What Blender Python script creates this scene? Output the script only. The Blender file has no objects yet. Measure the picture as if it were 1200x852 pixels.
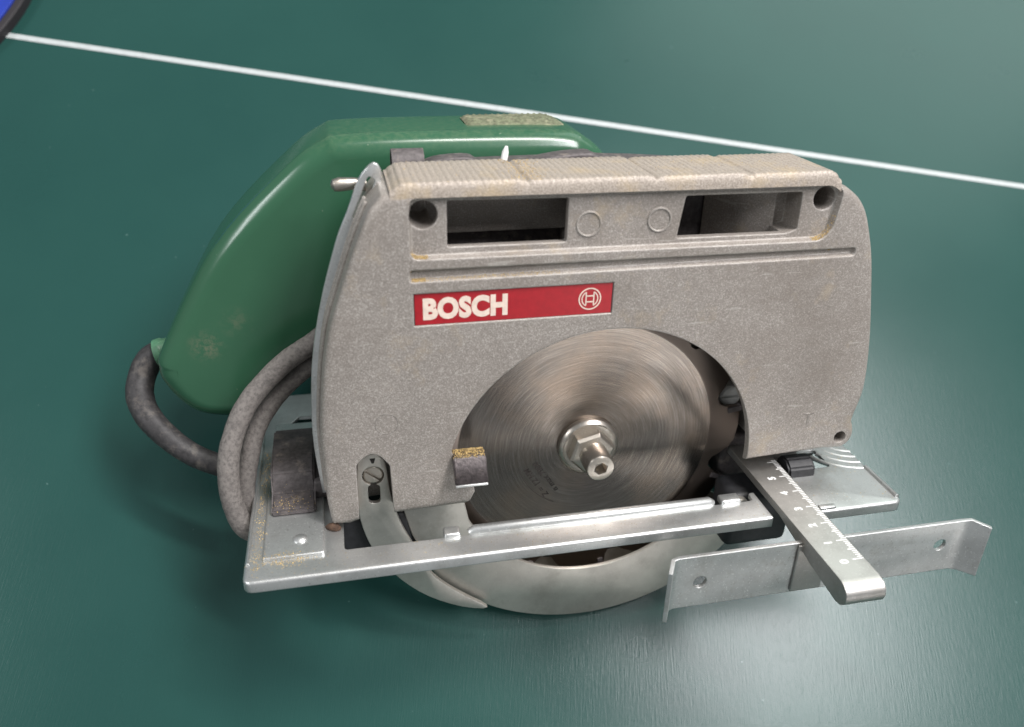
import bpy, bmesh, math, random
from mathutils import Vector, Matrix
from mathutils.bvhtree import BVHTree
random.seed(7)
S = 0.001                                    # all lengths below are millimetres
sc = bpy.context.scene
COL = sc.collection

# ------------------------------------------------------------------ pose of the saw on the table
# saw frame: X along the cut, Y away from the blade side, Z up from the base plate.
# It leans back: lower guard in front and rear edge of the base plate touch the table.
TH = math.atan2(61.4, 83)
ROT = Matrix.Rotation(-TH, 4, 'X')
CON = Vector((131, 46, -65.6))
SAW = Matrix.Translation(-(ROT @ CON) * S) @ ROT
def world_pt(x, y, z): return SAW @ (Vector((x, y, z)) * S)

# ------------------------------------------------------------------ camera
cam_d = bpy.data.cameras.new('camera'); cam = bpy.data.objects.new('camera', cam_d); COL.objects.link(cam)
cam_d.sensor_width = 36; cam_d.lens = 936.11 / 1200 * 36; cam_d.clip_start = 0.01; cam_d.clip_end = 50
CAMPOS = (41.048, -215.411, 184.185)
CR = [[0.97753, -0.20994, 0.01896], [-0.077532, -0.441729, -0.893792], [0.196018, 0.872239, -0.448081]]
m = Matrix(((CR[0][0], -CR[1][0], -CR[2][0]), (CR[0][1], -CR[1][1], -CR[2][1]), (CR[0][2], -CR[1][2], -CR[2][2]))).to_4x4()
cam.matrix_world = Matrix.Translation(world_pt(*CAMPOS)) @ ROT @ m
cam_d.dof.use_dof = True; cam_d.dof.focus_distance = 0.300; cam_d.dof.aperture_fstop = 8.5
sc.camera = cam

# ------------------------------------------------------------------ room light
w = bpy.data.worlds.new('World'); sc.world = w; w.use_nodes = True
bg = w.node_tree.nodes['Background']; bg.inputs[0].default_value = (0.92, 0.97, 1.0, 1); bg.inputs[1].default_value = 0.28
def area(name, loc, target, sx, sy, power, col):
    l = bpy.data.lights.new(name, 'AREA'); l.shape = 'RECTANGLE'; l.size = sx; l.size_y = sy; l.energy = power; l.color = col
    o = bpy.data.objects.new(name, l); COL.objects.link(o); o.location = loc
    o.rotation_euler = (Vector(target) - Vector(loc)).to_track_quat('-Z', 'Y').to_euler(); return o
area('right_ceiling_light', (0.70, 0.00, 1.60), (0, 0, 0.05), 0.85, 0.42, 31, (1.0, 0.98, 1.0))
area('left_ceiling_light', (-1.55, 0.10, 1.15), (0, 0, 0.05), 0.9, 0.16, 12, (0.96, 0.98, 1.0))
area('back_ceiling_light', (0.42, 0.62, 1.70), (0, 0, 0.05), 0.75, 0.12, 23, (1.0, 0.97, 0.93))
area('window_light', (1.45, 1.75, 1.35), (0.1, 0.2, 0), 1.6, 1.2, 12, (0.88, 1.0, 0.94))
area('rear_fill_lamp', (0.9, -2.0, 0.55), (0, 0, 0.05), 0.5, 0.35, 3.0, (1.0, 0.97, 0.94))  # added fill for blade highlights and the front face, no known window there
vs = sc.view_settings; vs.view_transform = 'Standard'; vs.look = 'None'; vs.gamma = 1; vs.use_curve_mapping = False; vs.exposure = 0.0
sc.render.engine = 'CYCLES'; sc.cycles.max_bounces = 8

# ------------------------------------------------------------------ node helpers
def new_mat(name):
    mt = bpy.data.materials.new(name); mt.use_nodes = True
    return mt, mt.node_tree, mt.node_tree.nodes['Principled BSDF']
def N(nt, typ, **kw):
    n = nt.nodes.new(typ)
    for k, v in kw.items():
        if k in n.inputs: n.inputs[k].default_value = v
        else: setattr(n, k, v)
    return n
def coords(nt, scale=(1, 1, 1)):
    t = N(nt, 'ShaderNodeTexCoord'); mp = N(nt, 'ShaderNodeMapping'); mp.inputs['Scale'].default_value = scale
    nt.links.new(t.outputs['Object'], mp.inputs[0]); return mp.outputs[0]
def noise(nt, vec, scale, detail=3, rough=0.55):
    n = N(nt, 'ShaderNodeTexNoise'); n.inputs['Scale'].default_value = scale; n.inputs['Detail'].default_value = detail
    n.inputs['Roughness'].default_value = rough; nt.links.new(vec, n.inputs['Vector']); return n.outputs['Fac']
def ramp(nt, fac, stops):
    r = N(nt, 'ShaderNodeValToRGB'); e = r.color_ramp.elements
    while len(e) < len(stops): e.new(0.5)
    for i, (p, c) in enumerate(stops):
        e[i].position = p; e[i].color = (c, c, c, 1) if not isinstance(c, tuple) else (*c, 1)
    nt.links.new(fac, r.inputs[0]); return r.outputs[0]
def mix(nt, fac, a, b, mode='MIX'):
    n = N(nt, 'ShaderNodeMix'); n.data_type = 'RGBA'; n.blend_type = mode
    for sock, v in ((n.inputs[0], fac), (n.inputs[6], a), (n.inputs[7], b)):
        if hasattr(v, 'is_output'): nt.links.new(v, sock)
        elif isinstance(v, tuple): sock.default_value = (*v, 1)
        else: sock.default_value = v
    return n.outputs[2]
def bump(nt, h, strength, dist, normal=None):
    b = N(nt, 'ShaderNodeBump'); b.inputs['Strength'].default_value = strength; b.inputs['Distance'].default_value = dist
    nt.links.new(h, b.inputs['Height'])
    if normal is not None: nt.links.new(normal, b.inputs['Normal'])
    return b.outputs[0]
def bevel(nt, r, samples=4):
    b = N(nt, 'ShaderNodeBevel'); b.samples = samples; b.inputs['Radius'].default_value = r * S; return b.outputs[0]
def edge_mask(nt, r, lo, hi):                    # worn, rubbed edges
    g = N(nt, 'ShaderNodeNewGeometry'); d = N(nt, 'ShaderNodeVectorMath', operation='DOT_PRODUCT')
    nt.links.new(bevel(nt, r, 4), d.inputs[0]); nt.links.new(g.outputs['Normal'], d.inputs[1])
    i = N(nt, 'ShaderNodeMath', operation='SUBTRACT'); i.inputs[0].default_value = 1.0; nt.links.new(d.outputs['Value'], i.inputs[1])
    return ramp(nt, i.outputs[0], [(0.02, lo), (0.16, hi)])
def setp(b, **kw):
    names = dict(color='Base Color', metal='Metallic', rough='Roughness', coat='Coat Weight', coat_rough='Coat Roughness', spec='Specular IOR Level', aniso='Anisotropic')
    for k, v in kw.items():
        s = b.inputs[names[k]]
        s.default_value = (*v, 1) if isinstance(v, tuple) else v

def mat_cast():                                 # hammered grey paint over die casting
    mt, nt, b = new_mat('hammered_grey_paint'); v = coords(nt)
    fine = noise(nt, v, 2200, 2, 0.65); mid = noise(nt, v, 520, 3); big = noise(nt, v, 45, 4)
    vo = N(nt, 'ShaderNodeTexVoronoi'); vo.inputs['Scale'].default_value = 1750; nt.links.new(v, vo.inputs['Vector'])
    sx = N(nt, 'ShaderNodeSeparateColor'); nt.links.new(vo.outputs['Color'], sx.inputs[0])
    av = N(nt, 'ShaderNodeMath', operation='MULTIPLY_ADD'); nt.links.new(sx.outputs[0], av.inputs[0]); av.inputs[1].default_value = 0.12; ad = N(nt, 'ShaderNodeMath', operation='SUBTRACT'); nt.links.new(fine, ad.inputs[0]); ad.inputs[1].default_value = 0.06; nt.links.new(ad.outputs[0], av.inputs[2])
    c = ramp(nt, av.outputs[0], [(0.30, (0.195, 0.172, 0.152)), (0.47, (0.285, 0.257, 0.232)), (0.56, (0.33, 0.30, 0.272)), (0.68, (0.54, 0.50, 0.46))])
    c = mix(nt, 0.35, c, ramp(nt, big, [(0.35, (0.25, 0.222, 0.198)), (0.65, (0.33, 0.297, 0.268))]))
    gr = ramp(nt, noise(nt, v, 24, 6, 0.72), [(0.46, 0.0), (0.72, 0.55)])
    c = mix(nt, gr, c, (0.185, 0.155, 0.13))    # greasy grime
    sc_ = ramp(nt, noise(nt, coords(nt, (60, 60, 700)), 1.0, 2, 0.5), [(0.70, 0.0), (0.73, 0.35)])
    c = mix(nt, sc_, c, (0.52, 0.49, 0.45))     # fine rubbed scratches
    em = N(nt, 'ShaderNodeMath', operation='MULTIPLY'); nt.links.new(edge_mask(nt, 1.0, 0.0, 0.75), em.inputs[0]); nt.links.new(ramp(nt, noise(nt, v, 160, 4, 0.7), [(0.38, 0.15), (0.6, 1.0)]), em.inputs[1])
    c = mix(nt, em.outputs[0], c, (0.62, 0.585, 0.54))
    dm = ramp(nt, noise(nt, v, 60, 5, 0.7), [(0.58, 0.0), (0.76, 0.6)])
    c = mix(nt, dm, c, (0.40, 0.32, 0.22))      # patches of wood dust
    nt.links.new(c, b.inputs['Base Color']); setp(b, metal=0.15, rough=0.42, spec=0.5)
    nb = bevel(nt, 0.9)
    nb = bump(nt, fine, 0.32, 0.3 * S, nb); nb = bump(nt, mid, 0.10, 0.4 * S, nb)
    nt.links.new(nb, b.inputs['Normal']); return mt
def mat_grip():                                 # worn ribbed top, dust in the ribs
    mt, nt, b = new_mat('ribbed_grip_paint'); v = coords(nt)
    fine = noise(nt, v, 1700, 2, 0.6)
    c = ramp(nt, fine, [(0.30, (0.25, 0.212, 0.178)), (0.5, (0.35, 0.30, 0.255)), (0.7, (0.48, 0.42, 0.36))])
    dm = ramp(nt, noise(nt, v, 75, 4, 0.65), [(0.52, 0.0), (0.74, 0.5)])
    c = mix(nt, dm, c, (0.50, 0.38, 0.22))
    nt.links.new(c, b.inputs['Base Color']); setp(b, metal=0.1, rough=0.5)
    nt.links.new(bump(nt, fine, 0.5, 0.3 * S), b.inputs['Normal']); return mt
def mat_zinc(name='zinc_sheet', tint=(0.72, 0.73, 0.72), rough=0.34, speck=0.5, metal=0.87):
    mt, nt, b = new_mat(name); v = coords(nt)
    big = noise(nt, v, 38, 5, 0.6); fine = noise(nt, v, 900, 2, 0.6)
    d = tuple(x * 0.66 for x in tint)
    c = mix(nt, ramp(nt, big, [(0.35, 0.0), (0.68, 1.0)]), tint, d)
    sp = ramp(nt, noise(nt, v, 1300, 1, 0.5), [(0.64, 0.0), (0.70, speck)])
    c = mix(nt, sp, c, (0.85, 0.86, 0.84))
    st = ramp(nt, noise(nt, v, 1100, 2, 0.6), [(0.28, speck * 0.8), (0.38, 0.0)])
    c = mix(nt, st, c, (0.22, 0.20, 0.17))
    c = mix(nt, ramp(nt, noise(nt, v, 55, 6, 0.75), [(0.54, 0.0), (0.74, 0.5)]), c, tuple(x * 0.42 for x in (0.75, 0.68, 0.58)))
    nt.links.new(c, b.inputs['Base Color']); setp(b, metal=metal)
    r = N(nt, 'ShaderNodeMapRange'); r.inputs[3].default_value = rough - 0.07; r.inputs[4].default_value = rough + 0.16
    nt.links.new(big, r.inputs[0]); nt.links.new(r.outputs[0], b.inputs['Roughness'])
    nt.links.new(bump(nt, fine, 0.10, 0.2 * S, bevel(nt, 0.5)), b.inputs['Normal']); return mt
BLX, BLZ, BLY = 130.2, 13.6, 41.5
def mat_blade():
    mt, nt, b = new_mat('turned_blade_steel')
    t = N(nt, 'ShaderNodeTexCoord'); mp = N(nt, 'ShaderNodeMapping'); mp.inputs['Location'].default_value = (-BLX * S, 0, -BLZ * S)
    nt.links.new(t.outputs['Object'], mp.inputs[0])
    sep = N(nt, 'ShaderNodeSeparateXYZ'); nt.links.new(mp.outputs[0], sep.inputs[0])
    fl = N(nt, 'ShaderNodeCombineXYZ'); nt.links.new(sep.outputs[0], fl.inputs[0]); nt.links.new(sep.outputs[2], fl.inputs[2])
    ln = N(nt, 'ShaderNodeVectorMath', operation='LENGTH'); nt.links.new(fl.outputs[0], ln.inputs[0])
    at = N(nt, 'ShaderNodeMath', operation='ARCTAN2'); nt.links.new(sep.outputs[2], at.inputs[0]); nt.links.new(sep.outputs[0], at.inputs[1])
    pol = N(nt, 'ShaderNodeCombineXYZ'); nt.links.new(ln.outputs['Value'], pol.inputs[0])
    sm = N(nt, 'ShaderNodeMath', operation='MULTIPLY'); sm.inputs[1].default_value = 0.0012; nt.links.new(at.outputs[0], sm.inputs[0]); nt.links.new(sm.outputs[0], pol.inputs[1])
    rings = noise(nt, pol.outputs[0], 1500, 4, 0.75)
    big = noise(nt, mp.outputs[0], 40, 4, 0.6); fine = noise(nt, mp.outputs[0], 700, 3, 0.6)
    c = ramp(nt, rings, [(0.25, (0.15, 0.131, 0.117)), (0.5, (0.225, 0.200, 0.180)), (0.75, (0.35, 0.32, 0.295))])
    c = mix(nt, ramp(nt, big, [(0.40, 0.0), (0.75, 0.45)]), c, (0.42, 0.31, 0.23))
    c = mix(nt, ramp(nt, fine, [(0.62, 0.0), (0.72, 0.45)]), c, (0.20, 0.14, 0.10))
    rim = N(nt, 'ShaderNodeMapRange'); rim.inputs[1].default_value = 51.8 * S; rim.inputs[2].default_value = 52.6 * S
    nt.links.new(ln.outputs['Value'], rim.inputs[0])
    c = mix(nt, rim.outputs[0], c, (0.27, 0.225, 0.195))       # unground brown rim
    nt.links.new(c, b.inputs['Base Color']); setp(b, metal=1.0, aniso=0.9)
    rr = N(nt, 'ShaderNodeMapRange'); rr.inputs[3].default_value = 0.25; rr.inputs[4].default_value = 0.55; nt.links.new(rim.outputs[0], rr.inputs[0])
    nt.links.new(rr.outputs[0], b.inputs['Roughness'])
    # tangent runs round the axle
    cr = N(nt, 'ShaderNodeVectorMath', operation='CROSS_PRODUCT'); cr.inputs[1].default_value = (0, 1, 0); nt.links.new(fl.outputs[0], cr.inputs[0])
    vt = N(nt, 'ShaderNodeVectorTransform', vector_type='VECTOR', convert_from='OBJECT', convert_to='WORLD'); nt.links.new(cr.outputs[0], vt.inputs[0])
    nm = N(nt, 'ShaderNodeVectorMath', operation='NORMALIZE'); nt.links.new(vt.outputs[0], nm.inputs[0])
    nt.links.new(nm.outputs[0], b.inputs['Tangent'])
    nt.links.new(bump(nt, rings, 0.07, 0.05 * S), b.inputs['Normal']); return mt
def mat_plastic_green():
    mt, nt, b = new_mat('glossy_green_plastic'); v = coords(nt)
    big = noise(nt, v, 22, 4, 0.6); f = noise(nt, v, 900, 2)
    c = mix(nt, ramp(nt, big, [(0.35, 0.0), (0.7, 1.0)]), (0.027, 0.094, 0.050), (0.033, 0.106, 0.058))
    # two scuffs of reddish dust on the flank, real marks with a place of their own
    for (x, z, r, k) in ((-12, 53, 8, 0.45), (0, 62, 6, 0.25)):
        t = N(nt, 'ShaderNodeVectorMath', operation='DISTANCE'); t.inputs[1].default_value = (x * S, 72 * S, z * S)
        nt.links.new(v, t.inputs[0])
        r_ = ramp(nt, t.outputs['Value'], [(0.0, k), (r * S, 0.0)])
        g = ramp(nt, noise(nt, v, 330, 4, 0.75), [(0.42, 0.0), (0.62, 1.0)])
        mm = N(nt, 'ShaderNodeMath', operation='MULTIPLY'); nt.links.new(r_, mm.inputs[0]); nt.links.new(g, mm.inputs[1])
        c = mix(nt, mm.outputs[0], c, (0.27, 0.21, 0.15))
    sep = N(nt, 'ShaderNodeSeparateXYZ'); nt.links.new(v, sep.inputs[0])
    top = N(nt, 'ShaderNodeMapRange'); top.inputs[1].default_value = 122 * S; top.inputs[2].default_value = 130 * S; top.inputs[4].default_value = 0.14
    nt.links.new(sep.outputs[2], top.inputs[0])
    g2 = ramp(nt, noise(nt, v, 480, 4, 0.7), [(0.40, 0.0), (0.66, 1.0)])
    m2 = N(nt, 'ShaderNodeMath', operation='MULTIPLY'); nt.links.new(top.outputs[0], m2.inputs[0]); nt.links.new(g2, m2.inputs[1])
    c = mix(nt, m2.outputs[0], c, (0.30, 0.33, 0.20))          # dust settled along the ridge
    sk = ramp(nt, noise(nt, v, 520, 1), [(0.80, 0.0), (0.82, 0.3)])
    c = mix(nt, sk, c, (0.40, 0.42, 0.33))
    nt.links.new(c, b.inputs['Base Color']); setp(b, rough=0.22, spec=0.5)
    nt.links.new(bump(nt, f, 0.06, 0.1 * S), b.inputs['Normal']); return mt
def mat_simple(name, color, rough=0.5, metal=0.0, nscale=300, var=0.35, bmp=0.2, dust=None, bev=0.4):
    mt, nt, b = new_mat(name); v = coords(nt)
    n1 = noise(nt, v, nscale, 4, 0.65)
    c = mix(nt, ramp(nt, n1, [(0.3, 0.0), (0.7, 1.0)]), tuple(x * (1 - var) for x in color), tuple(min(1, x * (1 + var)) for x in color))
    if dust:
        c = mix(nt, ramp(nt, noise(nt, v, dust[2], 5, 0.7), [(dust[1], 0.0), (dust[1] + 0.16, 0.85)]), c, dust[0])
    nt.links.new(c, b.inputs['Base Color']); setp(b, rough=rough, metal=metal)
    nb = bevel(nt, bev) if bev else None
    nt.links.new(bump(nt, n1, bmp, 0.4 * S, nb), b.inputs['Normal']); return mt
def mat_flat(name, color, rough=0.5):
    mt, nt, b = new_mat(name); v = coords(nt)
    n1 = noise(nt, v, 500, 3)
    nt.links.new(mix(nt, ramp(nt, n1, [(0.35, 0.0), (0.7, 1.0)]), color, tuple(x * 0.84 for x in color)), b.inputs['Base Color']); setp(b, rough=rough); return mt
def mat_table():
    mt, nt, b = new_mat('table_paint'); v = coords(nt)
    big = noise(nt, v, 6, 5, 0.6)
    grain = noise(nt, coords(nt, (1500, 110, 1500)), 1.0, 3, 0.6); peel = noise(nt, v, 420, 2, 0.5)
    c = mix(nt, ramp(nt, big, [(0.35, 0.0), (0.7, 1.0)]), (0.0110, 0.053, 0.046), (0.0135, 0.061, 0.052))
    sp = ramp(nt, noise(nt, v, 340, 1, 0.4), [(0.80, 0.0), (0.83, 0.3)])
    c = mix(nt, sp, c, (0.16, 0.26, 0.24))
    nt.links.new(c, b.inputs['Base Color']); setp(b, rough=0.36, spec=0.42)
    r = N(nt, 'ShaderNodeMapRange'); r.inputs[3].default_value = 0.24; r.inputs[4].default_value = 0.33; nt.links.new(big, r.inputs[0]); nt.links.new(r.outputs[0], b.inputs['Roughness'])
    nb = bump(nt, grain, 0.22, 0.25 * S); nt.links.new(bump(nt, peel, 0.05, 0.3 * S, nb), b.inputs['Normal']); return mt

M = dict(cast=mat_cast(), grip=mat_grip(), zinc=mat_zinc(), blade=mat_blade(), green=mat_plastic_green(), table=mat_table(),
    guard=mat_zinc('plated_guard_steel', (0.66, 0.63, 0.575), 0.42, 0.12, 0.8), arm=mat_zinc('guide_arm_steel', (0.52, 0.505, 0.48), 0.40, 0.2, 0.93),
    bolt=mat_zinc('bolt_steel', (0.56, 0.51, 0.45), 0.30, 0.3, 0.95),
    dark=mat_simple('dusty_dark_casting', (0.10, 0.088, 0.088), 0.6, 0.2, 500, 0.35, 0.3, ((0.26, 0.22, 0.19), 0.56, 120)),
    lever=mat_simple('dark_lever_metal', (0.06, 0.05, 0.05), 0.38, 0.5, 600, 0.5, 0.3, ((0.22, 0.17, 0.12), 0.60, 200)),
    black=mat_simple('black_part', (0.018, 0.018, 0.02), 0.5, 0, 400, 0.4, 0.1),
    rubber=mat_simple('dusty_rubber', (0.115, 0.103, 0.096), 0.75, 0, 900, 0.3, 0.5, ((0.19, 0.172, 0.158), 0.42, 650), 0),
    rubber_dark=mat_simple('dark_rubber', (0.028, 0.026, 0.027), 0.6, 0, 500, 0.5, 0.4, ((0.10, 0.088, 0.078), 0.52, 170), 0),
    red=mat_flat('red_badge', (0.37, 0.010, 0.018), 0.36), pale=mat_flat('pale_screw_metal', (0.62, 0.62, 0.60), 0.35), cream=mat_flat('badge_cream', (0.80, 0.66, 0.56), 0.5),
    ink=mat_flat('dark_print', (0.035, 0.028, 0.025), 0.6), white=mat_flat('white_print', (0.82, 0.82, 0.80), 0.6),
    line=mat_flat('white_line_paint', (0.46, 0.49, 0.49), 0.45), dust=mat_flat('sawdust_grain', (0.56, 0.40, 0.17), 0.85),
    pad=mat_simple('worn_fabric_pad', (0.13, 0.14, 0.085), 0.85, 0, 600, 0.5, 0.5, ((0.30, 0.28, 0.19), 0.5, 160), 0),
    rust=mat_simple('rust', (0.065, 0.036, 0.022), 0.85, 0, 500, 0.5, 0.6, None, 0),
    collar=mat_simple('pale_green_collar', (0.055, 0.15, 0.085), 0.5, 0, 300, 0.3, 0.2, ((0.42, 0.40, 0.24), 0.58, 150), 0),
    blue=mat_flat('blue_rubber', (0.005, 0.028, 0.30), 0.55), brim=mat_flat('black_edge_band', (0.016, 0.013, 0.016), 0.6))

# ------------------------------------------------------------------ mesh helpers (millimetres in)
root = bpy.data.objects.new('circular_saw', None); COL.objects.link(root); root.matrix_world = SAW
root['label'] = 'grey and green handheld circular saw leaning back on the green table'; root['category'] = 'circular saw'
def link(name, me, mt, parent=root, smooth=None):
    o = bpy.data.objects.new(name, me); COL.objects.link(o); o.parent = parent
    if mt: me.materials.append(mt)
    if smooth is not None:
        for p in me.polygons: p.use_smooth = True
        me.set_sharp_from_angle(angle=math.radians(smooth))
    return o
def from_bm(name, bm, mt, parent=root, smooth=35, recalc=True):
    if recalc: bmesh.ops.recalc_face_normals(bm, faces=bm.faces[:])
    me = bpy.data.meshes.new(name); bm.to_mesh(me); bm.free(); return link(name, me, mt, parent, smooth)
def V(bm, p): return bm.verts.new((p[0] * S, p[1] * S, p[2] * S))
def loft(bm, rings, cap0=True, cap1=True, closed=True):
    vr = [[V(bm, p) for p in r] for r in rings]; n = len(rings[0])
    for a, b in zip(vr, vr[1:]):
        for i in range(n if closed else n - 1):
            j = (i + 1) % n; bm.faces.new((a[i], a[j], b[j], b[i]))
    if cap0: bm.faces.new(vr[0][::-1])
    if cap1: bm.faces.new(vr[-1])
    return vr
def offs(pts, d, sm=0):                              # inward offset of a ccw outline
    n = len(pts); out = []
    for i in range(n):
        p0, p1, p2 = (Vector(pts[k % n]) for k in (i - 1, i, i + 1))
        e1 = (p1 - p0).normalized(); e2 = (p2 - p1).normalized()
        n1 = Vector((-e1.y, e1.x)); n2 = Vector((-e2.y, e2.x)); b = (n1 + n2)
        if b.length < 1e-6: b = n1
        b.normalize(); k = d / max(0.45, b.dot(n1)); out.append(b * k)
    for _ in range(sm): out = [(out[i - 1] + out[i] * 2 + out[(i + 1) % n]) / 4 for i in range(n)]
    return [tuple(Vector(p) + o) for p, o in zip(pts, out)]
def ccw(pts):
    a = sum(p[0] * q[1] - q[0] * p[1] for p, q in zip(pts, pts[1:] + pts[:1])); return pts if a > 0 else pts[::-1]
def smooth_poly(pts, sub=4, closed=True):       # Catmull-Rom
    n = len(pts); out = []
    rng = range(n) if closed else range(n - 1)
    for i in rng:
        g = lambda k: Vector(pts[k % n] if closed else pts[min(max(k, 0), n - 1)])
        a, b, c, d = g(i - 1), g(i), g(i + 1), g(i + 2)
        for t in range(sub):
            u = t / sub
            out.append(tuple(0.5 * ((2 * b) + (c - a) * u + (2 * a - 5 * b + 4 * c - d) * u * u + (3 * b - a - 3 * c + d) * u ** 3)))
    if not closed: out.append(tuple(pts[-1]))
    return out
def round_poly(pts, r, seg=5):                  # fillet corners; r number or per corner
    out = []; n = len(pts)
    for i in range(n):
        rr = r[i] if isinstance(r, (list, tuple)) else r
        p0, p, p2 = Vector(pts[i - 1]), Vector(pts[i]), Vector(pts[(i + 1) % n])
        a = (p0 - p); b = (p2 - p); rr = min(rr, a.length * .45, b.length * .45)
        if rr < 1e-4: out.append(tuple(p)); continue
        a = p + a.normalized() * rr; b = p + b.normalized() * rr
        for k in range(seg + 1):
            t = k / seg; out.append(tuple((1 - t) ** 2 * a + 2 * t * (1 - t) * p + t * t * b))
    return out
def pillow(bm, pts, y0, y1, r0=0, r1=0, seg=4, sm=0):  # XZ outline extruded along Y with rounded rims
    pts = ccw([tuple(p) for p in pts]); rings = []
    if r0:
        for k in range(seg + 1):
            a = k / seg * math.pi / 2; o = offs(pts, r0 * (1 - math.sin(a)), sm); y = y0 + r0 * (1 - math.cos(a)); rings.append([(p[0], y, p[1]) for p in o])
    else: rings.append([(p[0], y0, p[1]) for p in pts])
    if r1:
        for k in range(seg + 1):
            a = math.pi / 2 * (1 - k / seg); o = offs(pts, r1 * (1 - math.sin(a)), sm); y = y1 - r1 * (1 - math.cos(a)); rings.append([(p[0], y, p[1]) for p in o])
    else: rings.append([(p[0], y1, p[1]) for p in pts])
    loft(bm, rings)
def slab(bm, pts, z0, z1, r=0, seg=3):            # XY outline extruded along Z, top rim rounded
    pts = ccw([tuple(p) for p in pts]); rings = [[(p[0], p[1], z0) for p in pts]]
    if r:
        for k in range(seg + 1):
            a = math.pi / 2 * (1 - k / seg); o = offs(pts, r * (1 - math.sin(a))); rings.append([(p[0], p[1], z1 - r * (1 - math.cos(a))) for p in o])
    else: rings.append([(p[0], p[1], z1) for p in pts])
    loft(bm, rings)
def rect(x0, y0, x1, y1): return [(x0, y0), (x1, y0), (x1, y1), (x0, y1)]
def circle(cx, cy, r, n=48, a0=0): return [(cx + r * math.cos(a0 + 2 * math.pi * k / n), cy + r * math.sin(a0 + 2 * math.pi * k / n)) for k in range(n)]
def box(bm, x0, y0, z0, x1, y1, z1, r=0):
    vs_ = bmesh.ops.create_cube(bm, size=1)['verts']
    bmesh.ops.scale(bm, vec=((x1 - x0) * S, (y1 - y0) * S, (z1 - z0) * S), verts=vs_)
    bmesh.ops.translate(bm, vec=((x0 + x1) / 2 * S, (y0 + y1) / 2 * S, (z0 + z1) / 2 * S), verts=vs_)
    if r:
        ed = list({e for v_ in vs_ for e in v_.link_edges}); bmesh.ops.bevel(bm, geom=ed, offset=r * S, segments=3, affect='EDGES', profile=0.5)
def tube(bm, pts, r, n=12, cap=True, jitter=0):
    P = [Vector(p) for p in pts]; rings = []; up = None
    for i, p in enumerate(P):
        t = (P[min(i + 1, len(P) - 1)] - P[max(i - 1, 0)]).normalized()
        if up is None:
            up = Vector((0, 0, 1)) if abs(t.z) < .9 else Vector((0, 1, 0))
        up = (up - t * up.dot(t)).normalized(); sd = t.cross(up)
        ri = r[i] if isinstance(r, (list, tuple)) else r
        ri *= 1 + random.uniform(-jitter, jitter)
        rings.append([tuple(p + (up * math.cos(2 * math.pi * k / n) + sd * math.sin(2 * math.pi * k / n)) * ri) for k in range(n)])
    loft(bm, rings, cap, cap)
def lathe(bm, c, prof, n=40, hexa=False):        # prof: (radius, y) about the Y axis through c=(x,z)
    rings = []
    for r, y in prof: rings.append([(c[0] + r * math.cos(2 * math.pi * k / n), y, c[1] + r * math.sin(2 * math.pi * k / n)) for k in range(n)])
    loft(bm, rings)
def cut(o, cutters):
    cs = []
    for k, bm in enumerate(cutters):
        bmesh.ops.recalc_face_normals(bm, faces=bm.faces[:]); me = bpy.data.meshes.new('cutter'); bm.to_mesh(me); bm.free()
        c = bpy.data.objects.new('cutter', me); COL.objects.link(c); c.parent = o.parent; cs.append(c)
        md = o.modifiers.new('cut', 'BOOLEAN'); md.operation = 'DIFFERENCE'; md.solver = 'EXACT'; md.object = c
    dg = bpy.context.evaluated_depsgraph_get(); dg.update()
    me = bpy.data.meshes.new_from_object(o.evaluated_get(dg)); o.modifiers.clear(); old = o.data; o.data = me; bpy.data.meshes.remove(old)
    for c in cs:
        cm = c.data; bpy.data.objects.remove(c); bpy.data.meshes.remove(cm)
    for p in me.polygons: p.use_smooth = True
    me.set_sharp_from_angle(angle=math.radians(32)); return o
def text_mesh(name, s, size, mt, parent, mat, bold=0.0, extrude=0.1, space=1.0):
    cu = bpy.data.curves.new(name, 'FONT'); cu.body = s; cu.size = size * S; cu.extrude = extrude * S; cu.offset = bold * S; cu.space_character = space; cu.resolution_u = 4
    t = bpy.data.objects.new(name, cu); COL.objects.link(t)
    dg = bpy.context.evaluated_depsgraph_get(); dg.update()
    me = bpy.data.meshes.new_from_object(t.evaluated_get(dg)); bpy.data.objects.remove(t); bpy.data.curves.remove(cu)
    me.transform(mat); return link(name, me, mt, parent)
def frame(o, right, up):                          # text frame: origin in mm, right and up axes
    r = Vector(right).normalized(); u = Vector(up).normalized(); n = r.cross(u)
    m_ = Matrix((r, u, n)).transposed().to_4x4(); m_.translation = Vector(o) * S; return m_

# ------------------------------------------------------------------ the table
bm = bmesh.new()
L_ = [Vector((-271.8, 349.3, 0)), Vector((344.7, 212.6, 0))]; dirL = (L_[1] - L_[0]).normalized(); nrm = Vector((-dirL.y, dirL.x, 0))
cl = L_[0] + dirL * 250                             # the table is laid out square to its white line
TB = Matrix((( dirL.x, nrm.x, 0), (dirL.y, nrm.y, 0), (0, 0, 1)))
tf = Matrix.Translation(cl * S) @ TB.to_4x4()
slab(bm, round_poly(rect(-1370, -762, 1370, 762), 6), -20, 0, 1.5)
tab = from_bm('table_top', bm, M['table'], None, 40); tab.matrix_world = tf; tab['kind'] = 'structure'
bm = bmesh.new(); slab(bm, rect(-1368, -1.9, 1368, 1.9), 0.05, 0.4)
ln = from_bm('white_line', bm, M['line'], tab, None)

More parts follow.
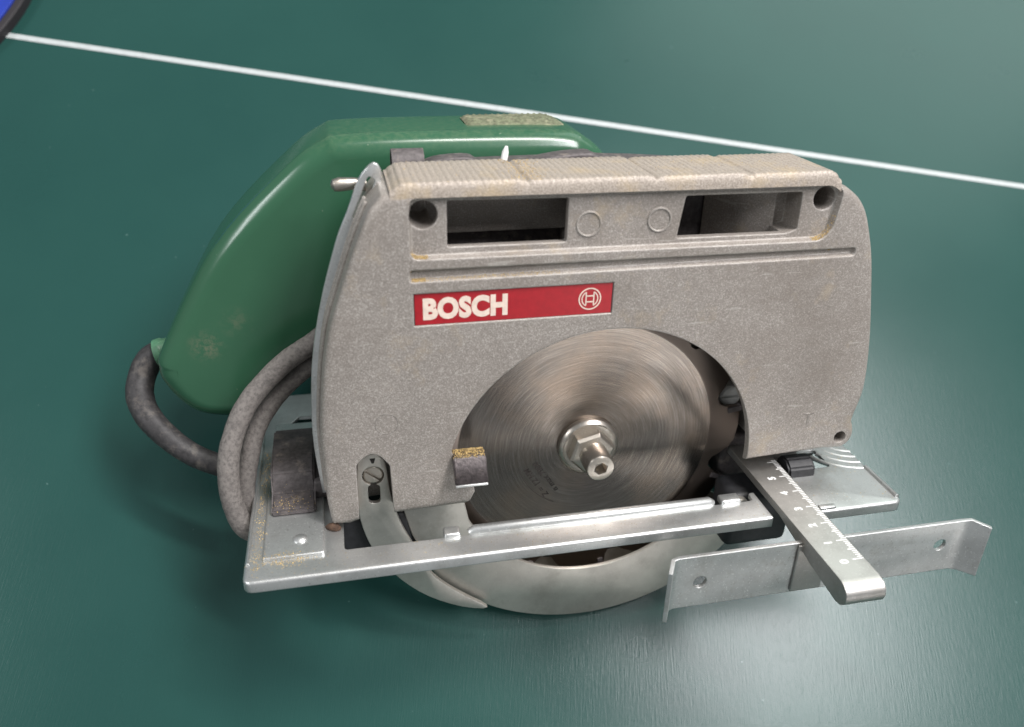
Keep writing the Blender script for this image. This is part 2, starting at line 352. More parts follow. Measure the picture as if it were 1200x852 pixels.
# ------------------------------------------------------------------ base plate
bm = bmesh.new(); slab(bm, round_poly(rect(0, 0, 247, 129), [4, 4, 5, 5]), -4.2, 0, 1.1)
plate = from_bm('base_plate', bm, M['zinc'])
c1 = bmesh.new(); slab(c1, round_poly([(33.5, 11.3), (188.8, 11.3), (188.8, 16), (209.8, 16), (209.8, 60), (33.5, 60)], 1.5), -9, 5)
c2 = bmesh.new(); box(c2, 1.6, 1.6, -9, 245.4, 127.4, -1.5)
c3 = bmesh.new(); box(c3, 191.3, -5, -9, 210.5, 46, 5)
c4 = bmesh.new(); slab(c4, circle(18.5, 102.5, 5.4, 6), -9, 5)
c5 = bmesh.new(); slab(c5, round_poly(rect(223, 27, 232, 40), 2), -9, 5)
cut(plate, [c2, c1, c3, c4, c5])
bm = bmesh.new()                                    # raised bead along the slot
tube(bm, [(78, 13.0, -0.4), (79.5, 13.0, 0.4), (171, 13.0, 0.4), (172.5, 13.0, -0.4)], [1.6, 2.1, 2.1, 1.6], 14)
from_bm('stiffening_rib', bm, M['zinc'], plate)
for x0, x1 in ((68.5, 74.5), (175.5, 183.5)):
    bm = bmesh.new(); box(bm, x0, 10.6, -1.2, x1, 15.6, 1.7, 0.8); from_bm('folded_tab', bm, M['zinc'], plate)
for k in range(4):
    r = 9 + 4.2 * k; bm = bmesh.new()
    tube(bm, [(247.5 + r * math.cos(a), 45.5 + r * math.sin(a), -0.72) for a in [math.radians(206 + 4.6 * i) for i in range(14)]], 1.0, 8)
    from_bm('pressed_ridge', bm, M['zinc'], plate)
bm = bmesh.new(); tube(bm, [(1.2, 9, 0.1), (1.2, 120, 0.1)], 0.7, 8); from_bm('edge_bead', bm, M['zinc'], plate)
bm = bmesh.new(); tube(bm, [(245.9, 3, 0.2), (245.9, 24, 0.2)], 0.9, 8); from_bm('edge_bead', bm, M['zinc'], plate)
bm = bmesh.new(); box(bm, 211, 0.6, -0.5, 218, 3.0, 1.1, 0.6); from_bm('edge_lip', bm, M['zinc'], plate)
bm = bmesh.new(); slab(bm, round_poly(rect(6.2, 10, 26.8, 100), 1), 0.05, 1.3, 0.4); hp = from_bm('hinge_plate', bm, M['zinc'])
bm = bmesh.new(); lathe(bm, (0, 0), [(2.6, 0), (2.5, 0.5), (1.7, 1.1), (0.5, 1.35)], 20)
bmesh.ops.rotate(bm, cent=(0, 0, 0), matrix=Matrix.Rotation(math.pi / 2, 3, 'X'), verts=bm.verts); bmesh.ops.translate(bm, vec=(18.5 * S, 18.5 * S, 1.2 * S), verts=bm.verts)
from_bm('rivet', bm, M['zinc'], hp)
# moulded hinge bracket on the left of the plate
prof = [(33, 1), (33, 3.6), (43, 4.2), (44, 9), (46, 11.5), (49, 12.3), (76, 12.3), (78, 11), (78, 1)]
bm = bmesh.new(); loft(bm, [[(x, p[0], p[1]) for p in prof] for x in (8, 24)])
bmesh.ops.bevel(bm, geom=bm.edges[:], offset=0.7 * S, segments=2, affect='EDGES'); hb = from_bm('hinge_bracket', bm, M['dark'])
bm = bmesh.new(); box(bm, 23.6, 42, 1.2, 29.5, 60, 8.5, 0.8); from_bm('bracket_arm', bm, M['dark'], hb)
bm = bmesh.new(); tube(bm, [(27.5, 25, 0.2), (28.5, 24.2, 0.9), (30, 23.5, 1.2), (31.5, 23, 0.9), (32.6, 22.8, 0.4)], [0.6, 1.2, 1.4, 1.2, 0.6], 12, jitter=.3); from_bm('rust_lump', bm, M['rust'], plate)

# ------------------------------------------------------------------ blade housing
left = [(29.9, 2.6), (28.9, 11), (28.5, 25), (28.5, 38), (29.6, 50), (31.5, 64), (34.4, 78), (39.2, 91.5), (43.8, 104), (49.5, 117)]
top = [(53.5, 121.3), (60, 122), (130, 121.8), (203, 120.6)]
right = [(209.5, 118.8), (215, 115), (219.3, 109.5), (222.8, 101.5), (226, 92), (229, 79.5), (232.6, 63), (235, 47), (235.4, 36), (233.6, 25.5)]
boss = [(234.6, 22), (235.4, 18), (234, 14), (230.8, 11.9)]
bottom = [(222, 12.4), (193.2, 11.2), (140, 6), (78, 5.2), (52.5, 4.4), (41, 3.5), (36, 2.0)]
outline = ccw(left[::-1] + bottom[::-1] + boss[::-1] + right[::-1] + top[::-1])
ol = smooth_poly(left[::-1], 2, False)[:-1] + [left[0]] + bottom[::-1] + smooth_poly((boss[::-1] + right[::-1]), 3, False) + top[::-1]
bm = bmesh.new(); pillow(bm, ol, 22, 53, 2.6, 0, 4)
hous = from_bm('blade_housing', bm, M['cast'])
def arc(cx, cz, r, a0, a1, n=40): return [(cx + r * math.cos(math.radians(a0 + (a1 - a0) * k / n)), cz + r * math.sin(math.radians(a0 + (a1 - a0) * k / n))) for k in range(n + 1)]
OC = (130.2, 13.2)
opening = [(189.3, -12), (189.3, 9)] + arc(*OC, 59.3, -2, 164.5, 60) + [(76.5, 22), (80.8, 15.5), (81.4, 11), (79.6, 7.2), (76.6, 4.6), (76.4, -12)]
cu = []
c = bmesh.new(); pillow(c, opening, 18, 30); cu.append(c)
c = bmesh.new(); pillow(c, arc(*OC, 69, -20, 200, 60) + [(65, -12), (195, -12)], 25.2, 50); cu.append(c)
c = bmesh.new(); pillow(c, round_poly([(39.3, -3), (52.2, -3), (52.0, 3.5), (51.4, 26), (48.5, 30), (45.5, 31.6), (42.6, 30.4), (39.8, 27.5)], 1.0, 3), 18, 36); cu.append(c)
def drafted(pts, y0, y1, draft):                  # pocket that narrows as it goes in
    c = bmesh.new(); pts = ccw(pts); a = offs(pts, -draft * (2.0 / max(.1, (y1 - y0)))); loft(c, [[(p[0], y0 - 2.0, p[1]) for p in a], [(p[0], y1, p[1]) for p in offs(pts, draft)]]); return c
band = round_poly([(61.2, 100.8), (203, 100.2), (206.8, 104), (208.2, 117.5), (206, 119.6), (61.5, 120.5)], [3, 2.5, 2.5, 2, 1.5, 3], 4)
cu.append(drafted(band, 22, 24.4, 0.8))
cu.append(drafted(round_poly([(60.8, 93.4), (217.6, 94.0), (217.6, 97.2), (60.8, 97.6)], 1.2, 4), 22, 23.7, 0.9))
cu.append(drafted(rect(61.8, 78.4, 128.8, 89.6), 22, 23.0, 0.05))
c = bmesh.new(); box(c, 69, 27.2, 84, 118, 60, 119.5); cu.append(c)
c = bmesh.new(); box(c, 146, 27.2, 84, 189.4, 60, 117.5); cu.append(c)
cu.append(drafted(round_poly([(73.2, 103.8), (112.3, 103.6), (112.4, 118.2), (73.3, 118.8)], 1), 23, 60, 0.3))
cu.append(drafted(round_poly([(150.2, 103.0), (190.4, 102.8), (194.6, 104), (194.4, 117.2), (152, 117.4)], 1), 23, 34, 0.3))
cu.append(drafted(round_poly([(150.8, 103.2), (189, 103.0), (189, 116.6), (152, 116.8)], 1), 23, 60, 0.2))
for x, z, r in ((65.9, 114.6, 4.6), (202.7, 114.7, 4.1)):
    c = bmesh.new(); pillow(c, circle(x, z, r, 28), 18, 44); cu.append(c)
c = bmesh.new(); pillow(c, circle(228.9, 17.8, 2.6, 24), 18, 40); cu.append(c)
cut(hous, cu)
def ring_mesh(name, x, y, z, r, t, mt, parent, n=32):
    bm = bmesh.new(); P = [(x + r * math.cos(2 * math.pi * k / n), y, z + r * math.sin(2 * math.pi * k / n)) for k in range(n)]
    vr = []
    for i in range(n):
        a = 2 * math.pi * i / n
        vr.append([V(bm, (x + (r + t * math.cos(b)) * math.cos(a), y - t * math.sin(b), z + (r + t * math.cos(b)) * math.sin(a))) for b in [2 * math.pi * k / 6 for k in range(6)]])
    for i in range(n):
        for k in range(6): bm.faces.new((vr[i][k], vr[(i + 1) % n][k], vr[(i + 1) % n][(k + 1) % 6], vr[i][(k + 1) % 6]))
    return from_bm(name, bm, mt, parent, 60)
ring_mesh('casting_ring', 119.4, 24.5, 109.3, 4.0, 0.5, M['cast'], hous); ring_mesh('casting_ring', 143.6, 24.5, 109.7, 3.9, 0.5, M['cast'], hous); ring_mesh('casting_ring', 51.0, 22.05, 42.9, 3.9, 0.16, M['cast'], hous)
bm = bmesh.new()                                     # two raised beads down the left flank
for y, o in ((33, 0.2), (38.5, 0.2)):
    tube(bm, [(p[0] - o, y, p[1]) for p in smooth_poly(left[1:], 3, False)], 1.0, 8)
from_bm('flank_bead', bm, M['cast'], hous)
bm = bmesh.new(); box(bm, 68.5, 45, 102.0, 118.5, 49, 120); from_bm('inner_wall', bm, M['cast'], hous)
bm = bmesh.new(); loft(bm, [[(x, y, z) for x, y in ((172, 52), (176, 46), (183, 38), (190, 33), (190, 52))] for z in (88, 118)]); from_bm('inner_wall', bm, M['cast'], hous, 60)
# ribbed top with finger waves
def grip_h(x):
    marks = [57, 98, 140.5, 173, 206]
    for a, b in zip(marks, marks[1:]):
        if a <= x < b:
            d = min(x - a, b - x); return 0.75 * min(1, d / 2.4) + 0.35 * (x - a) / (b - a)
    return 0
bm = bmesh.new(); X0, X1, Y0, Y1 = 56.0, 207.0, 22.15, 55.0; nx = 620; g = []
ys = [Y0, Y0 + 0.08, Y0 + 0.3, Y0 + 0.7, Y0 + 1.2, Y0 + 2.2] + [Y0 + 2.2 + (Y1 - Y0 - 2.2) * k / 9 for k in range(1, 9)] + [Y1 - 1, Y1 - .3, Y1]
for i in range(nx + 1):
    x = X0 + (X1 - X0) * i / nx; col = []
    base = 121.6 - 0.9 * (x - X0) / (X1 - X0) - 2.2 * max(0, (x - 202) / 5) ** 2 - 1.8 * max(0, (62 - x) / 6) ** 2
    for j, y in enumerate(ys):
        e = min(1, (y - Y0) / 1.2); ed = math.sqrt(max(0, 1 - (1 - e) ** 2)); e2 = min(1, (Y1 - y) / 3); ed *= math.sqrt(max(0, 1 - (1 - e2) ** 2))
        rib = 0.34 * abs(math.sin(math.pi * x / 2.1)) ** 0.6 * min(1, max(0, (y - Y0 - 0.2) / 0.8))
        z = base - 1.2 + ed * (3.4 + grip_h(x) + rib); col.append(V(bm, (x, y, z)))
    g.append(col)
for i in range(nx):
    for j in range(len(ys) - 1): bm.faces.new((g[i][j], g[i + 1][j], g[i + 1][j + 1], g[i][j + 1]))
grip = from_bm('ribbed_grip', bm, M['grip'], hous, 80, False)
# badge
bm = bmesh.new(); pillow(bm, rect(62.1, 78.6, 128.5, 89.4), 22.45, 23.4); badge = from_bm('red_badge', bm, M['red'], hous, None)
badge['label'] = 'red name badge with cream lettering'
text_mesh('badge_lettering', 'BOSCH', 9.2, M['cream'], badge, frame((64.6, 22.45, 80.75), (1, 0, 0), (0, 0, 1)) @ Matrix.Diagonal((0.90, 1.03, 1, 1)), 0.52, 0.06, 1.06)
bm = bmesh.new(); ex, ez = 120.8, 84.0
def strip2d(bm, pts, t, y0, y1, closed=False):
    n = len(pts)
    inn, out = [], []
    for i in range(n):
        a = Vector(pts[(i - 1) % n] if closed else pts[max(i - 1, 0)]); b = Vector(pts[(i + 1) % n] if closed else pts[min(i + 1, n - 1)])
        d = (b - a).normalized(); nn = Vector((-d.y, d.x)); p = Vector(pts[i]); inn.append(p - nn * t / 2); out.append(p + nn * t / 2)
    q = [[V(bm, (p.x, y, p.y)) for p in l] for y in (y0, y1) for l in (inn, out)]
    for i in range(n if closed else n - 1):
        j = (i + 1) % n
        bm.faces.new((q[0][i], q[0][j], q[1][j], q[1][i])); bm.faces.new((q[0][i], q[0][j], q[2][j], q[2][i])); bm.faces.new((q[1][i], q[1][j], q[3][j], q[3][i]))
strip2d(bm, circle(ex, ez, 3.75, 40), 0.42, 22.38, 22.5, True)
strip2d(bm, arc(ex, ez, 2.75, 118, 242, 16), 0.38, 22.38, 22.5); strip2d(bm, arc(ex, ez, 2.75, -62, 62, 16), 0.38, 22.38, 22.5)
for sx in (-1, 1):
    strip2d(bm, [(ex + sx * 1.35, ez - 2.4), (ex + sx * 1.35, ez + 2.4)], 0.42, 22.38, 22.5)
for sz in (-1, 1): strip2d(bm, [(ex - 1.35, ez + sz * 1.05), (ex + 1.35, ez + sz * 1.05)], 0.42, 22.38, 22.5)
from_bm('badge_emblem', bm, M['cream'], badge, None)
text_mesh('casting_mark', 'T', 7.5, M['cast'], hous, frame((210.5, 22.0, 25.5), (1, 0, 0), (0, 0, 1)), 0.05, 0.10)
# slotted screw on the inner wall
bm = bmesh.new(); lathe(bm, (191.8, 27.5), [(4.6, 50), (4.6, 45.6), (4.0, 44.8), (1, 44.5)], 28); sc1 = from_bm('slotted_screw', bm, M['pale'])
c = bmesh.new(); box(c, 180, 43, 26.9, 200, 45.7, 28.1); cut(sc1, [c])

# ------------------------------------------------------------------ saw blade
bm = bmesh.new(); pts = []
for k in range(12):                                  # twelve hooked teeth; gullets at 15 deg + 30 k
    a = 15 + 30 * k
    # polar profile from tooth tip to tooth tip
    for da, r in ((-5.2, 65.0), (-4.4, 62), (-3.6, 58.6), (-2.1, 56.4), (0, 55.8), (2.2, 56.6), (4.6, 59.4), (7.6, 62.4), (10.6, 64.0), (17, 64.7), (24, 65.0)):
        b = math.radians(a + da); pts.append((BLX + r * math.cos(b), BLZ + r * math.sin(b)))
pillow(bm, pts, BLY, BLY + 1.6)
blade = from_bm('saw_blade', bm, M['blade'], root, 30)
for k in range(12):
    b = math.radians(15 + 30 * k - 6.0); bm = bmesh.new(); box(bm, -1.1, -1.3, -3.0, 1.1, 1.3, 3.0)
    bmesh.ops.rotate(bm, cent=(0, 0, 0), matrix=Matrix.Rotation(-b + math.pi / 2, 3, 'Y'), verts=bm.verts)
    bmesh.ops.translate(bm, vec=((BLX + 62.8 * math.cos(b)) * S, (BLY + 0.8) * S, (BLZ + 62.8 * math.sin(b)) * S), verts=bm.verts); from_bm('tooth_tip', bm, M['dark'], blade)
hc = (BLX, BLZ)
bm = bmesh.new(); lathe(bm, hc, [(12.3, BLY), (12.3, 39.6), (11.6, 38.6), (10.9, 38.2), (10.6, 38.5), (8.8, 38.5)], 48); from_bm('flange_washer', bm, M['bolt'], blade, 28)
bm = bmesh.new(); rings = []
for r, y, rd in ((9.3, 38.6, 0), (9.3, 34.8, 0), (8.2, 33.6, 1), (5.2, 33.2, 1)):
    rr = []
    for k in range(48):
        a = 2 * math.pi * k / 48 + 0.25; hx = math.cos(math.pi / 6) / math.cos((a - 0.25) % (math.pi / 3) - math.pi / 6)
        q = r * (hx if not rd else min(hx, 1)); rr.append((hc[0] + q * math.cos(a), y, hc[1] + q * math.sin(a)))
    rings.append(rr)
loft(bm, rings); from_bm('hexagon_nut', bm, M['bolt'], blade, 25)
bm = bmesh.new(); lathe(bm, hc, [(5.6, 33.4), (5.6, 24.6), (5.2, 23.9), (3.4, 23.7)], 36); cs_ = from_bm('cap_screw', bm, M['bolt'], blade, 30)
c = bmesh.new(); pillow(c, circle(hc[0], hc[1], 2.75, 6, 0.3), 20, 29); cut(cs_, [c])
tdir = Vector((-0.545, 0, 0.838)); tup = Vector((-0.838, 0, -0.545))
text_mesh('blade_print', 'n max 7000', 3.5, M['ink'], blade, frame((119.2, BLY - 0.06, -6.6), tdir, tup), 0.07, 0.03, 1.05)
text_mesh('blade_print', 'Z = 12 HM', 3.5, M['ink'], blade, frame((115.3, BLY - 0.06, -8.6), tdir, tup), 0.07, 0.03, 1.05)
bm = bmesh.new(); strip2d(bm, arc(BLX, BLZ, 29.2, 196, 244, 24), 0.22, BLY - 0.1, BLY); from_bm('blade_print', bm, M['ink'], blade, None)

# ------------------------------------------------------------------ lower guard and riving knife
GC = (131.2, 13.8)
bm = bmesh.new()
gp = arc(*GC, 82.8, 212, 345, 60) + arc(*GC, 55.8, 345, 212, 50)
gp = [(58.6, -14)] + arc(*GC, 81.0, 218, 330, 60) + arc(*GC, 55.8, 330, 206, 50) + [(78.6, 2), (74, 12), (54.5, 4)]
pillow(bm, gp, 32.6, 34.2, 0.5, 0, 2); guard = from_bm('lower_guard', bm, M['guard'], root, 30)
bm = bmesh.new()                                     # rolled rim and rear cheek of the guard
rim = arc(*GC, 82.3, 222, 330, 60)
loft(bm, [[(p[0], y, p[1]) for p in arc(*GC, r, 222, 330, 60)] for r, y in ((80.9, 34.0), (80.6, 37), (78.8, 46), (77.6, 46), (79.4, 37), (79.6, 34.0))], False, False, False); from_bm('guard_rim', bm, M['guard'], guard, 40)
bm = bmesh.new(); pillow(bm, arc(*GC, 78.6, 225, 330, 60) + arc(*GC, 60, 330, 225, 50), 45.2, 46); from_bm('rear_cheek', bm, M['guard'], guard, 30)
kp = [(40.2, 22.8), (42.8, 25.4), (45.6, 26.5), (48.2, 25.2), (50.2, 21.7), (51.2, 9.6), (54.2, -4.5), (59.0, -17), (66, -32.5), (76, -43.3), (88, -53.5), (77.5, -51.3), (64, -43.4), (53.6, -33.2), (46.5, -22.5), (42.2, -13), (39.6, -1.5), (39.4, 10)]
bm = bmesh.new(); pillow(bm, smooth_poly(kp, 3), 29.6, 31.4, 0.3, 0, 2); knife = from_bm('riving_knife', bm, M['guard'], root, 30)
c = bmesh.new(); pillow(c, round_poly(rect(43.2, 5.0, 47.6, 13.4), 1.9), 27, 33); c2 = bmesh.new(); pillow(c2, circle(45.4, 17.2, 4.0, 28), 27, 33); cut(knife, [c, c2])
bm = bmesh.new(); lathe(bm, (45.5, 17.0), [(3.7, 33.5), (3.7, 30.6), (3.2, 30.2), (0.6, 30.1)], 26); ks = from_bm('slotted_screw', bm, M['bolt'], knife)
c = bmesh.new(); box(c, -6, -2, -0.55, 6, 1.0, 0.55); bmesh.ops.rotate(c, cent=(0, 0, 0), matrix=Matrix.Rotation(math.radians(40), 3, 'Y'), verts=c.verts)
bmesh.ops.translate(c, vec=(45.5 * S, 30 * S, 17 * S), verts=c.verts); cut(ks, [c])
bm = bmesh.new(); pillow(bm, [(44.6, 24.6), (46.6, 24.6), (46.0, 22.6), (45.2, 22.6)], 29.4, 29.7); from_bm('index_mark', bm, M['ink'], knife, None)
bm = bmesh.new(); box(bm, 53.5, 48, -40, 66, 52, 3); bm.free()
# finger lever of the guard: bent tab standing out of the opening
prof = [(33, 17.0), (27.5, 25.0), (25.6, 27.4), (23.8, 28.2), (21.0, 27.8), (19.4, 26.6), (15.0, 20.6), (14.9, 19.2), (16.2, 18.8), (20.4, 24.2), (22.4, 25.4), (25.2, 23.8), (31.5, 15.4)]
bm = bmesh.new(); loft(bm, [[(x, p[0], p[1]) for p in prof] for x in (73.4, 85.2)])
bmesh.ops.bevel(bm, geom=bm.edges[:], offset=0.35 * S, segments=2, affect='EDGES'); lever = from_bm('guard_lever', bm, M['lever'])
bm = bmesh.new(); box(bm, 73.5, 14.4, 18.5, 85.1, 15.6, 19.4, 0.3); from_bm('glint_strip', bm, M['zinc'], lever)  # added zinc strip imitating the glint on the lever's lower edge

# ------------------------------------------------------------------ rip fence
sp = [(70, 4.0), (-39.5, 4.0), (-42.2, 3.3), (-44.0, 1.6), (-44.6, -0.6), (-44.0, -2.8), (-42.2, -4.4), (-39.5, -5.0), (-24, -3.2), (0, 1.0), (70, 1.0)]
bm = bmesh.new(); loft(bm, [[(x, p[0], p[1]) for p in sp] for x in (193.4, 207.9)])
arm = from_bm('rip_fence', bm, M['arm'], root, 40)
arm['label'] = 'steel rip fence with engraved centimetre scale'
fo = smooth_poly([(138.6, -24.5), (139.2, -20.2)], 1, False)
pth = [(141.5, -21.5), (144.2, -16.9), (146.5, -16), (259.5, -16), (262.6, -17.2), (268.6, -21.0)]
bm = bmesh.new(); rings = []
for i, (x, y) in enumerate(pth):
    a = Vector(pth[max(i - 1, 0)]); b = Vector(pth[min(i + 1, len(pth) - 1)]); d = (b - a).normalized(); nn = Vector((-d.y, d.x)) * 0.75
    zt = 1.2 + (0.9 if x > 260 else 0) - (1.8 if i in (0, 5) else 0); zb = -21.4 - (1.0 if i in (0, 5) else 0)
    rings.append([(x - nn.x, y - nn.y, zt), (x + nn.x, y + nn.y, zt), (x + nn.x, y + nn.y, zb), (x - nn.x, y - nn.y, zb)])
loft(bm, rings); fp = from_bm('fence_plate', bm, M['zinc'], arm, 20)
cu = []
for x, z in ((155.6, -10.6), (252.4, -8.9)):
    c = bmesh.new(); pillow(c, circle(x, z, 2.6, 24), -30, -5); cu.append(c)
cut(fp, cu)
bm = bmesh.new(); box(bm, 191.8, -17.8, -20.5, 204, -16.9, 0.6, 0.3); from_bm('fence_bracket', bm, M['arm'], arm)
bm = bmesh.new()
for k in range(0, 62):
    y = -31 + k; l = 4.2 if k % 10 == 0 else (2.9 if k % 5 == 0 else 1.9); t = 0.24
    vsq = [V(bm, p) for p in ((207.6 - l, y - t, 4.03), (207.6, y - t, 4.03), (207.6, y + t, 4.03), (207.6 - l, y + t, 4.03))]; bm.faces.new(vsq)
from_bm('scale_marks', bm, M['white'], arm, None)
for k in range(6):
    text_mesh('scale_digit', str(k), 4.1, M['white'], arm, frame((201.2, -32.6 + 10 * k, 4.04), (0, 1, 0), (-1, 0, 0)), 0.18, 0.01)
# clamp, dark parts and an added shade block under the housing
bm = bmesh.new(); box(bm, 190.5, 44, -12, 236, 62, 9, 2); from_bm('clamp_block', bm, M['dark'])
bm = bmesh.new(); rr = [[(x, 28 + 6 * math.cos(math.pi / 4 * k + .2), 0.5 + 6 * math.sin(math.pi / 4 * k + .2)) for k in range(8)] for x in (210.2, 222)]; loft(bm, rr)
bmesh.ops.bevel(bm, geom=bm.edges[:], offset=0.8 * S, segments=2, affect='EDGES'); kn = from_bm('clamp_knob', bm, M['black'])
bm = bmesh.new(); box(bm, 185, 20, -30, 213, 37, -4, 3); from_bm('clamp_body', bm, M['black'])
bm = bmesh.new(); pillow(bm, circle(187.5, -8, 4.2, 24), 17, 20, 0.8, 0); from_bm('clamp_lug', bm, M['guard'])
bm = bmesh.new(); box(bm, 30.5, 33, -34, 60, 56, -3, 3); from_bm('shade_block', bm, M['black'])  # black block added in place of the deep shade under the plate

# ------------------------------------------------------------------ depth bracket on the left flank
sl = [(54.8, 125.2), (53.6, 127.2), (51.4, 127.0), (47.4, 122.3), (43.5, 112.8), (40.3, 105.9), (37.7, 98.8), (33.6, 86.0), (30.0, 72.0), (27.3, 57.5), (25.8, 41.9), (25.2, 25.6), (26.6, 5)]
pl = smooth_poly(sl, 3, False)
inner_ = [(33, 5), (33, 25), (34, 42), (35.5, 57), (38, 71), (41.5, 85), (45.5, 97), (48.5, 104.5), (51.5, 111.5), (54.6, 119)]
bm = bmesh.new(); pillow(bm, pl + inner_, 39.4, 41.2, 0.5, 0.3, 2); db = from_bm('depth_bracket', bm, M['zinc'], root, 40)
c = bmesh.new(); pillow(c, round_poly([(44.6, 110.0), (47.2, 109.4), (53.0, 122.2), (50.6, 123.6)], 1.2), 36, 44); cut(db, [c])
bm = bmesh.new(); tube(bm, [(50, 46, 119), (46, 46, 119.6), (41.5, 45.4, 119.6), (39.6, 45, 119.4), (38.9, 44.9, 119.3)], [2.0, 2.0, 2.3, 1.9, 0.8], 14); from_bm('lever_pin', bm, M['bolt'])

# ------------------------------------------------------------------ gear case and dark parts behind the housing
gc_ = [(45, 8), (42, 40), (46, 70), (58, 104), (66, 118), (96, 121), (150, 120), (196, 114), (216, 96), (224, 60), (224, 14)]
bm = bmesh.new(); pillow(bm, smooth_poly(gc_[1:-1], 3, False) + [gc_[-1], gc_[0]], 53.2, 80, 1, 3); gear = from_bm('gear_case', bm, M['dark'])
bm = bmesh.new(); P = [(0, 62 + 5.2 * math.cos(a), 121.5 + 5.6 * math.sin(a)) for a in [math.radians(-10 + 20 * k) for k in range(11)]]
Q = [(0, 62 + 3.9 * math.cos(a), 121.5 + 4.3 * math.sin(a)) for a in [math.radians(190 - 20 * k) for k in range(11)]]
loft(bm, [[(x, p[1], p[2]) for p in P + Q] for x in (59.5, 70.5)]); from_bm('cable_clip', bm, M['dark'], gear, 40)
bm = bmesh.new(); pillow(bm, smooth_poly([(70, 121), (74, 123.6), (84, 124.4), (88.5, 123.2), (91, 119), (80, 114), (70, 114)], 3), 58, 66, 1, 1); from_bm('casting_rib', bm, M['dark'], gear)
bm = bmesh.new(); pillow(bm, smooth_poly([(100, 119.5), (106, 121.6), (118, 123.9), (129, 124.6), (133, 123.2), (139, 122.2), (150, 119), (150, 110), (100, 110)], 3), 58, 67, 1, 1); from_bm('casting_rib', bm, M['dark'], gear)
bm = bmesh.new(); tube(bm, [(98.2, 62, 118), (99.4, 62, 125), (99.8, 62, 127)], [1.3, 1.2, 0.5], 10); from_bm('pale_pin', bm, M['white'], gear)

# ------------------------------------------------------------------ green motor housing
go = [(-31.6, 43), (-30.6, 36.4), (-25.6, 27.6), (-18.2, 21.6), (-6, 19.2), (4, 21.5), (14, 30), (26, 42), (44, 48), (70, 50), (110, 54), (140, 60), (152, 80), (150, 104), (143, 118), (134.8, 125.6), (125, 128.8), (90, 129.3), (46, 128.8), (36, 126.6), (22, 116.8), (-5.6, 89.6), (-28.8, 51.5)]
bm = bmesh.new(); pillow(bm, smooth_poly(go, 5), 74, 122, 8, 12, 8, 14); bmesh.ops.triangulate(bm, faces=[f for f in bm.faces if len(f.verts) > 4]); motor = from_bm('motor_housing', bm, M['green'], root, 60)
bm = bmesh.new(); nxp, nyp = 60, 10; g = []
for i in range(nxp + 1):
    x = 90 + 41 * i / nxp; col = []
    for j in range(nyp + 1):
        y = 88 + 18 * j / nyp; e = min(1, min(j, nyp - j) / 1.5) * min(1, min(i, nxp - i) / 2)
        zz = 129.6 + 1.5 * e + (0.32 * math.sin(x * 2.6 + y * 1.1) if e == 1 else 0) - 3.4 * max(0, (x - 121) / 9) ** 2 - 0.02 * max(0, 96 - y) ** 2
        col.append(V(bm, (x, y, zz)))
    g.append(col)
for i in range(nxp):
    for j in range(nyp): bm.faces.new((g[i][j], g[i + 1][j], g[i + 1][j + 1], g[i][j + 1]))
from_bm('worn_grip_pad', bm, M['pad'], motor, 60, False)
bm = bmesh.new(); tube(bm, [(-26, 96, 43), (-32.0, 96, 42), (-32.3, 96, 41.9), (-34.6, 96, 41.2), (-35, 96, 41.1)], [5.4, 5.4, 6.0, 6.0, 5.4], 24); from_bm('cord_collar', bm, M['collar'], motor)

# ------------------------------------------------------------------ power cord (one cord, looped under the plate)
A = [(-33, 98, 41), (-38.3, 97, 38.6), (-42.0, 94, 32.4), (-42.6, 88, 26.6), (-38.7, 80, 21.0), (-31, 74, 13.9), (-21.9, 70, 7.5), (-10, 67, 2.5), (2, 70, -6), (14, 78, -13)]
Bq = [(30, 76, -14), (44, 92, -11), (60, 104, -10)]
bm = bmesh.new(); pa = smooth_poly(A, 7, False); tube(bm, pa, [5.3 if i < 22 else max(4.4, 5.3 - (i - 22) * .05) for i in range(len(pa))], 18, True, 0.012)
cord = from_bm('power_cord', bm, M['rubber_dark'], root, 60)
Bp = [(42, 66, 66), (29.3, 62, 58), (15.6, 60, 49.6), (2.4, 55, 37.4), (-4.5, 49, 24.5), (-6.5, 44, 13.1), (-5.6, 41, 1.7), (-2.1, 40, -8), (7, 43, -14), (22, 48, -16)]
bm = bmesh.new(); tube(bm, smooth_poly(Bp, 8, False), 3.9, 18, True, 0.02); from_bm('cord_loop', bm, M['rubber'], cord, 60)
Cp = [(42, 67, 58), (27.8, 64, 48.7), (14.3, 62, 38.2), (4.8, 58, 26.6), (0.3, 53, 14.5), (-2.6, 50, 0.7), (-1, 49, -9.9), (8, 54, -15), (20, 60, -16)]
bm = bmesh.new(); tube(bm, smooth_poly(Cp, 8, False), 3.6, 18, True, 0.02); from_bm('cord_loop', bm, M['rubber'], cord, 60)

# ------------------------------------------------------------------ sawdust caught on the saw
def scatter(name, targets, n, region, size, down=Vector((0, 0, -1)), parent=root):
    trees = []
    for o in targets: 
        b_ = bmesh.new(); b_.from_mesh(o.data); trees.append(BVHTree.FromBMesh(b_)); b_.free()
    bm = bmesh.new(); k = 0
    for _ in range(n):
        p = Vector(region()) * S; best = None
        for t in trees:
            h = t.ray_cast(p, down)
            if h[0] is not None and (best is None or h[3] < best[3]): best = h
        if best is None or best[3] > 30 * S: continue
        r = size * random.uniform(.4, 1.3) * S; q = best[0] + best[1] * r * .3
        vs_ = [bm.verts.new(q + Vector((random.uniform(-1, 1), random.uniform(-1, 1), random.uniform(-1, 1))).normalized() * r * random.uniform(.5, 1)) for _ in range(4)]
        for f in ((0, 1, 2), (0, 1, 3), (0, 2, 3), (1, 2, 3)): bm.faces.new([vs_[i] for i in f])
    o = from_bm(name, bm, M['dust'], parent, None); o['kind'] = 'stuff'; return o
G = random.gauss; U = random.uniform
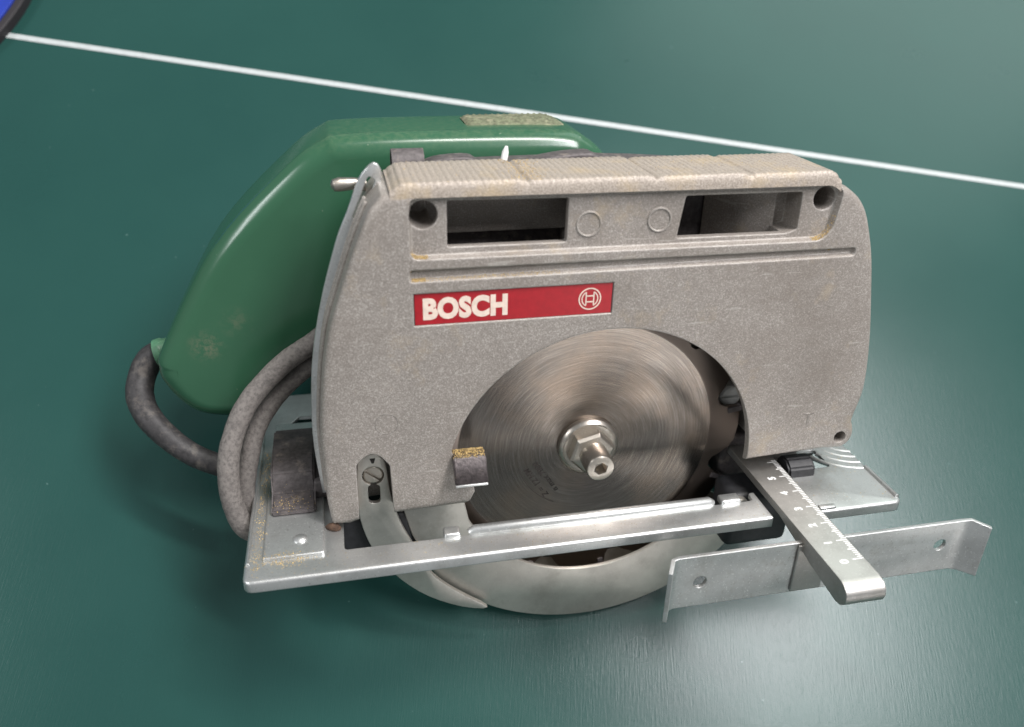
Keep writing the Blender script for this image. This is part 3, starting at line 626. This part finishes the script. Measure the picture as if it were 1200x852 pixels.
scatter('sawdust', [plate, hp, hb], 520, lambda: (G(4.2, 1.2), U(6, 80), 20), 0.32)
scatter('sawdust', [plate, hp], 260, lambda: (G(13, 5), G(9.5, 1.4), 12), 0.34)
scatter('sawdust', [plate], 520, lambda: (U(2, 190), U(1, 11), 12), 0.22)
scatter('sawdust', [plate], 130, lambda: (U(212, 245), U(2, 40), 12), 0.26)
scatter('sawdust', [hb], 200, lambda: (G(14, 4), G(37, 3), 25), 0.3)
scatter('sawdust', [lever], 1500, lambda: (U(73.6, 84.9), U(20.2, 27), 40), 0.34)
scatter('sawdust', [hous], 1100, lambda: (U(61.5, 66) if U(0, 1) < .35 else U(62, 110), U(22.2, 23.6), 96.5), 0.26)
scatter('sawdust', [hous], 480, lambda: (U(61, 67), U(22.4, 24.3), 108), 0.28)
scatter('sawdust', [hous], 480, lambda: (U(200, 208), U(22.4, 24.3), 110), 0.28)
scatter('sawdust', [grip], 520, lambda: (G(100, 3), U(23, 52), 140), 0.3)
scatter('sawdust', [grip], 420, lambda: (U(60, 200), U(23, 52), 140), 0.22)

# ------------------------------------------------------------------ blue bat at the far corner
bat = bpy.data.objects.new('table_tennis_bat', None); COL.objects.link(bat); bat.location = Vector((-334, 384, 0)) * S; bat.rotation_euler = (0, 0, math.radians(-20))
bat['label'] = 'blue bat with black edge at the far left corner of the picture'; bat['category'] = 'bat'
fo_ = smooth_poly([(75, 0), (70, 34), (50, 62), (18, 76), (-20, 76), (-52, 62), (-72, 34), (-84, 16), (-84, -16), (-72, -34), (-52, -62), (-20, -76), (18, -76), (50, -62), (70, -34)], 4)
bm = bmesh.new(); slab(bm, fo_, 0, 6, 1.0); from_bm('blade_edge', bm, M['brim'], bat)
bm = bmesh.new(); slab(bm, offs(ccw(fo_), 4.2), 6, 7.4, 0.5); from_bm('rubber_face', bm, M['blue'], bat)
bm = bmesh.new(); slab(bm, round_poly(rect(-182, -13, -80, 13), 5), 1, 24, 5); from_bm('handle', bm, M['brim'], bat)
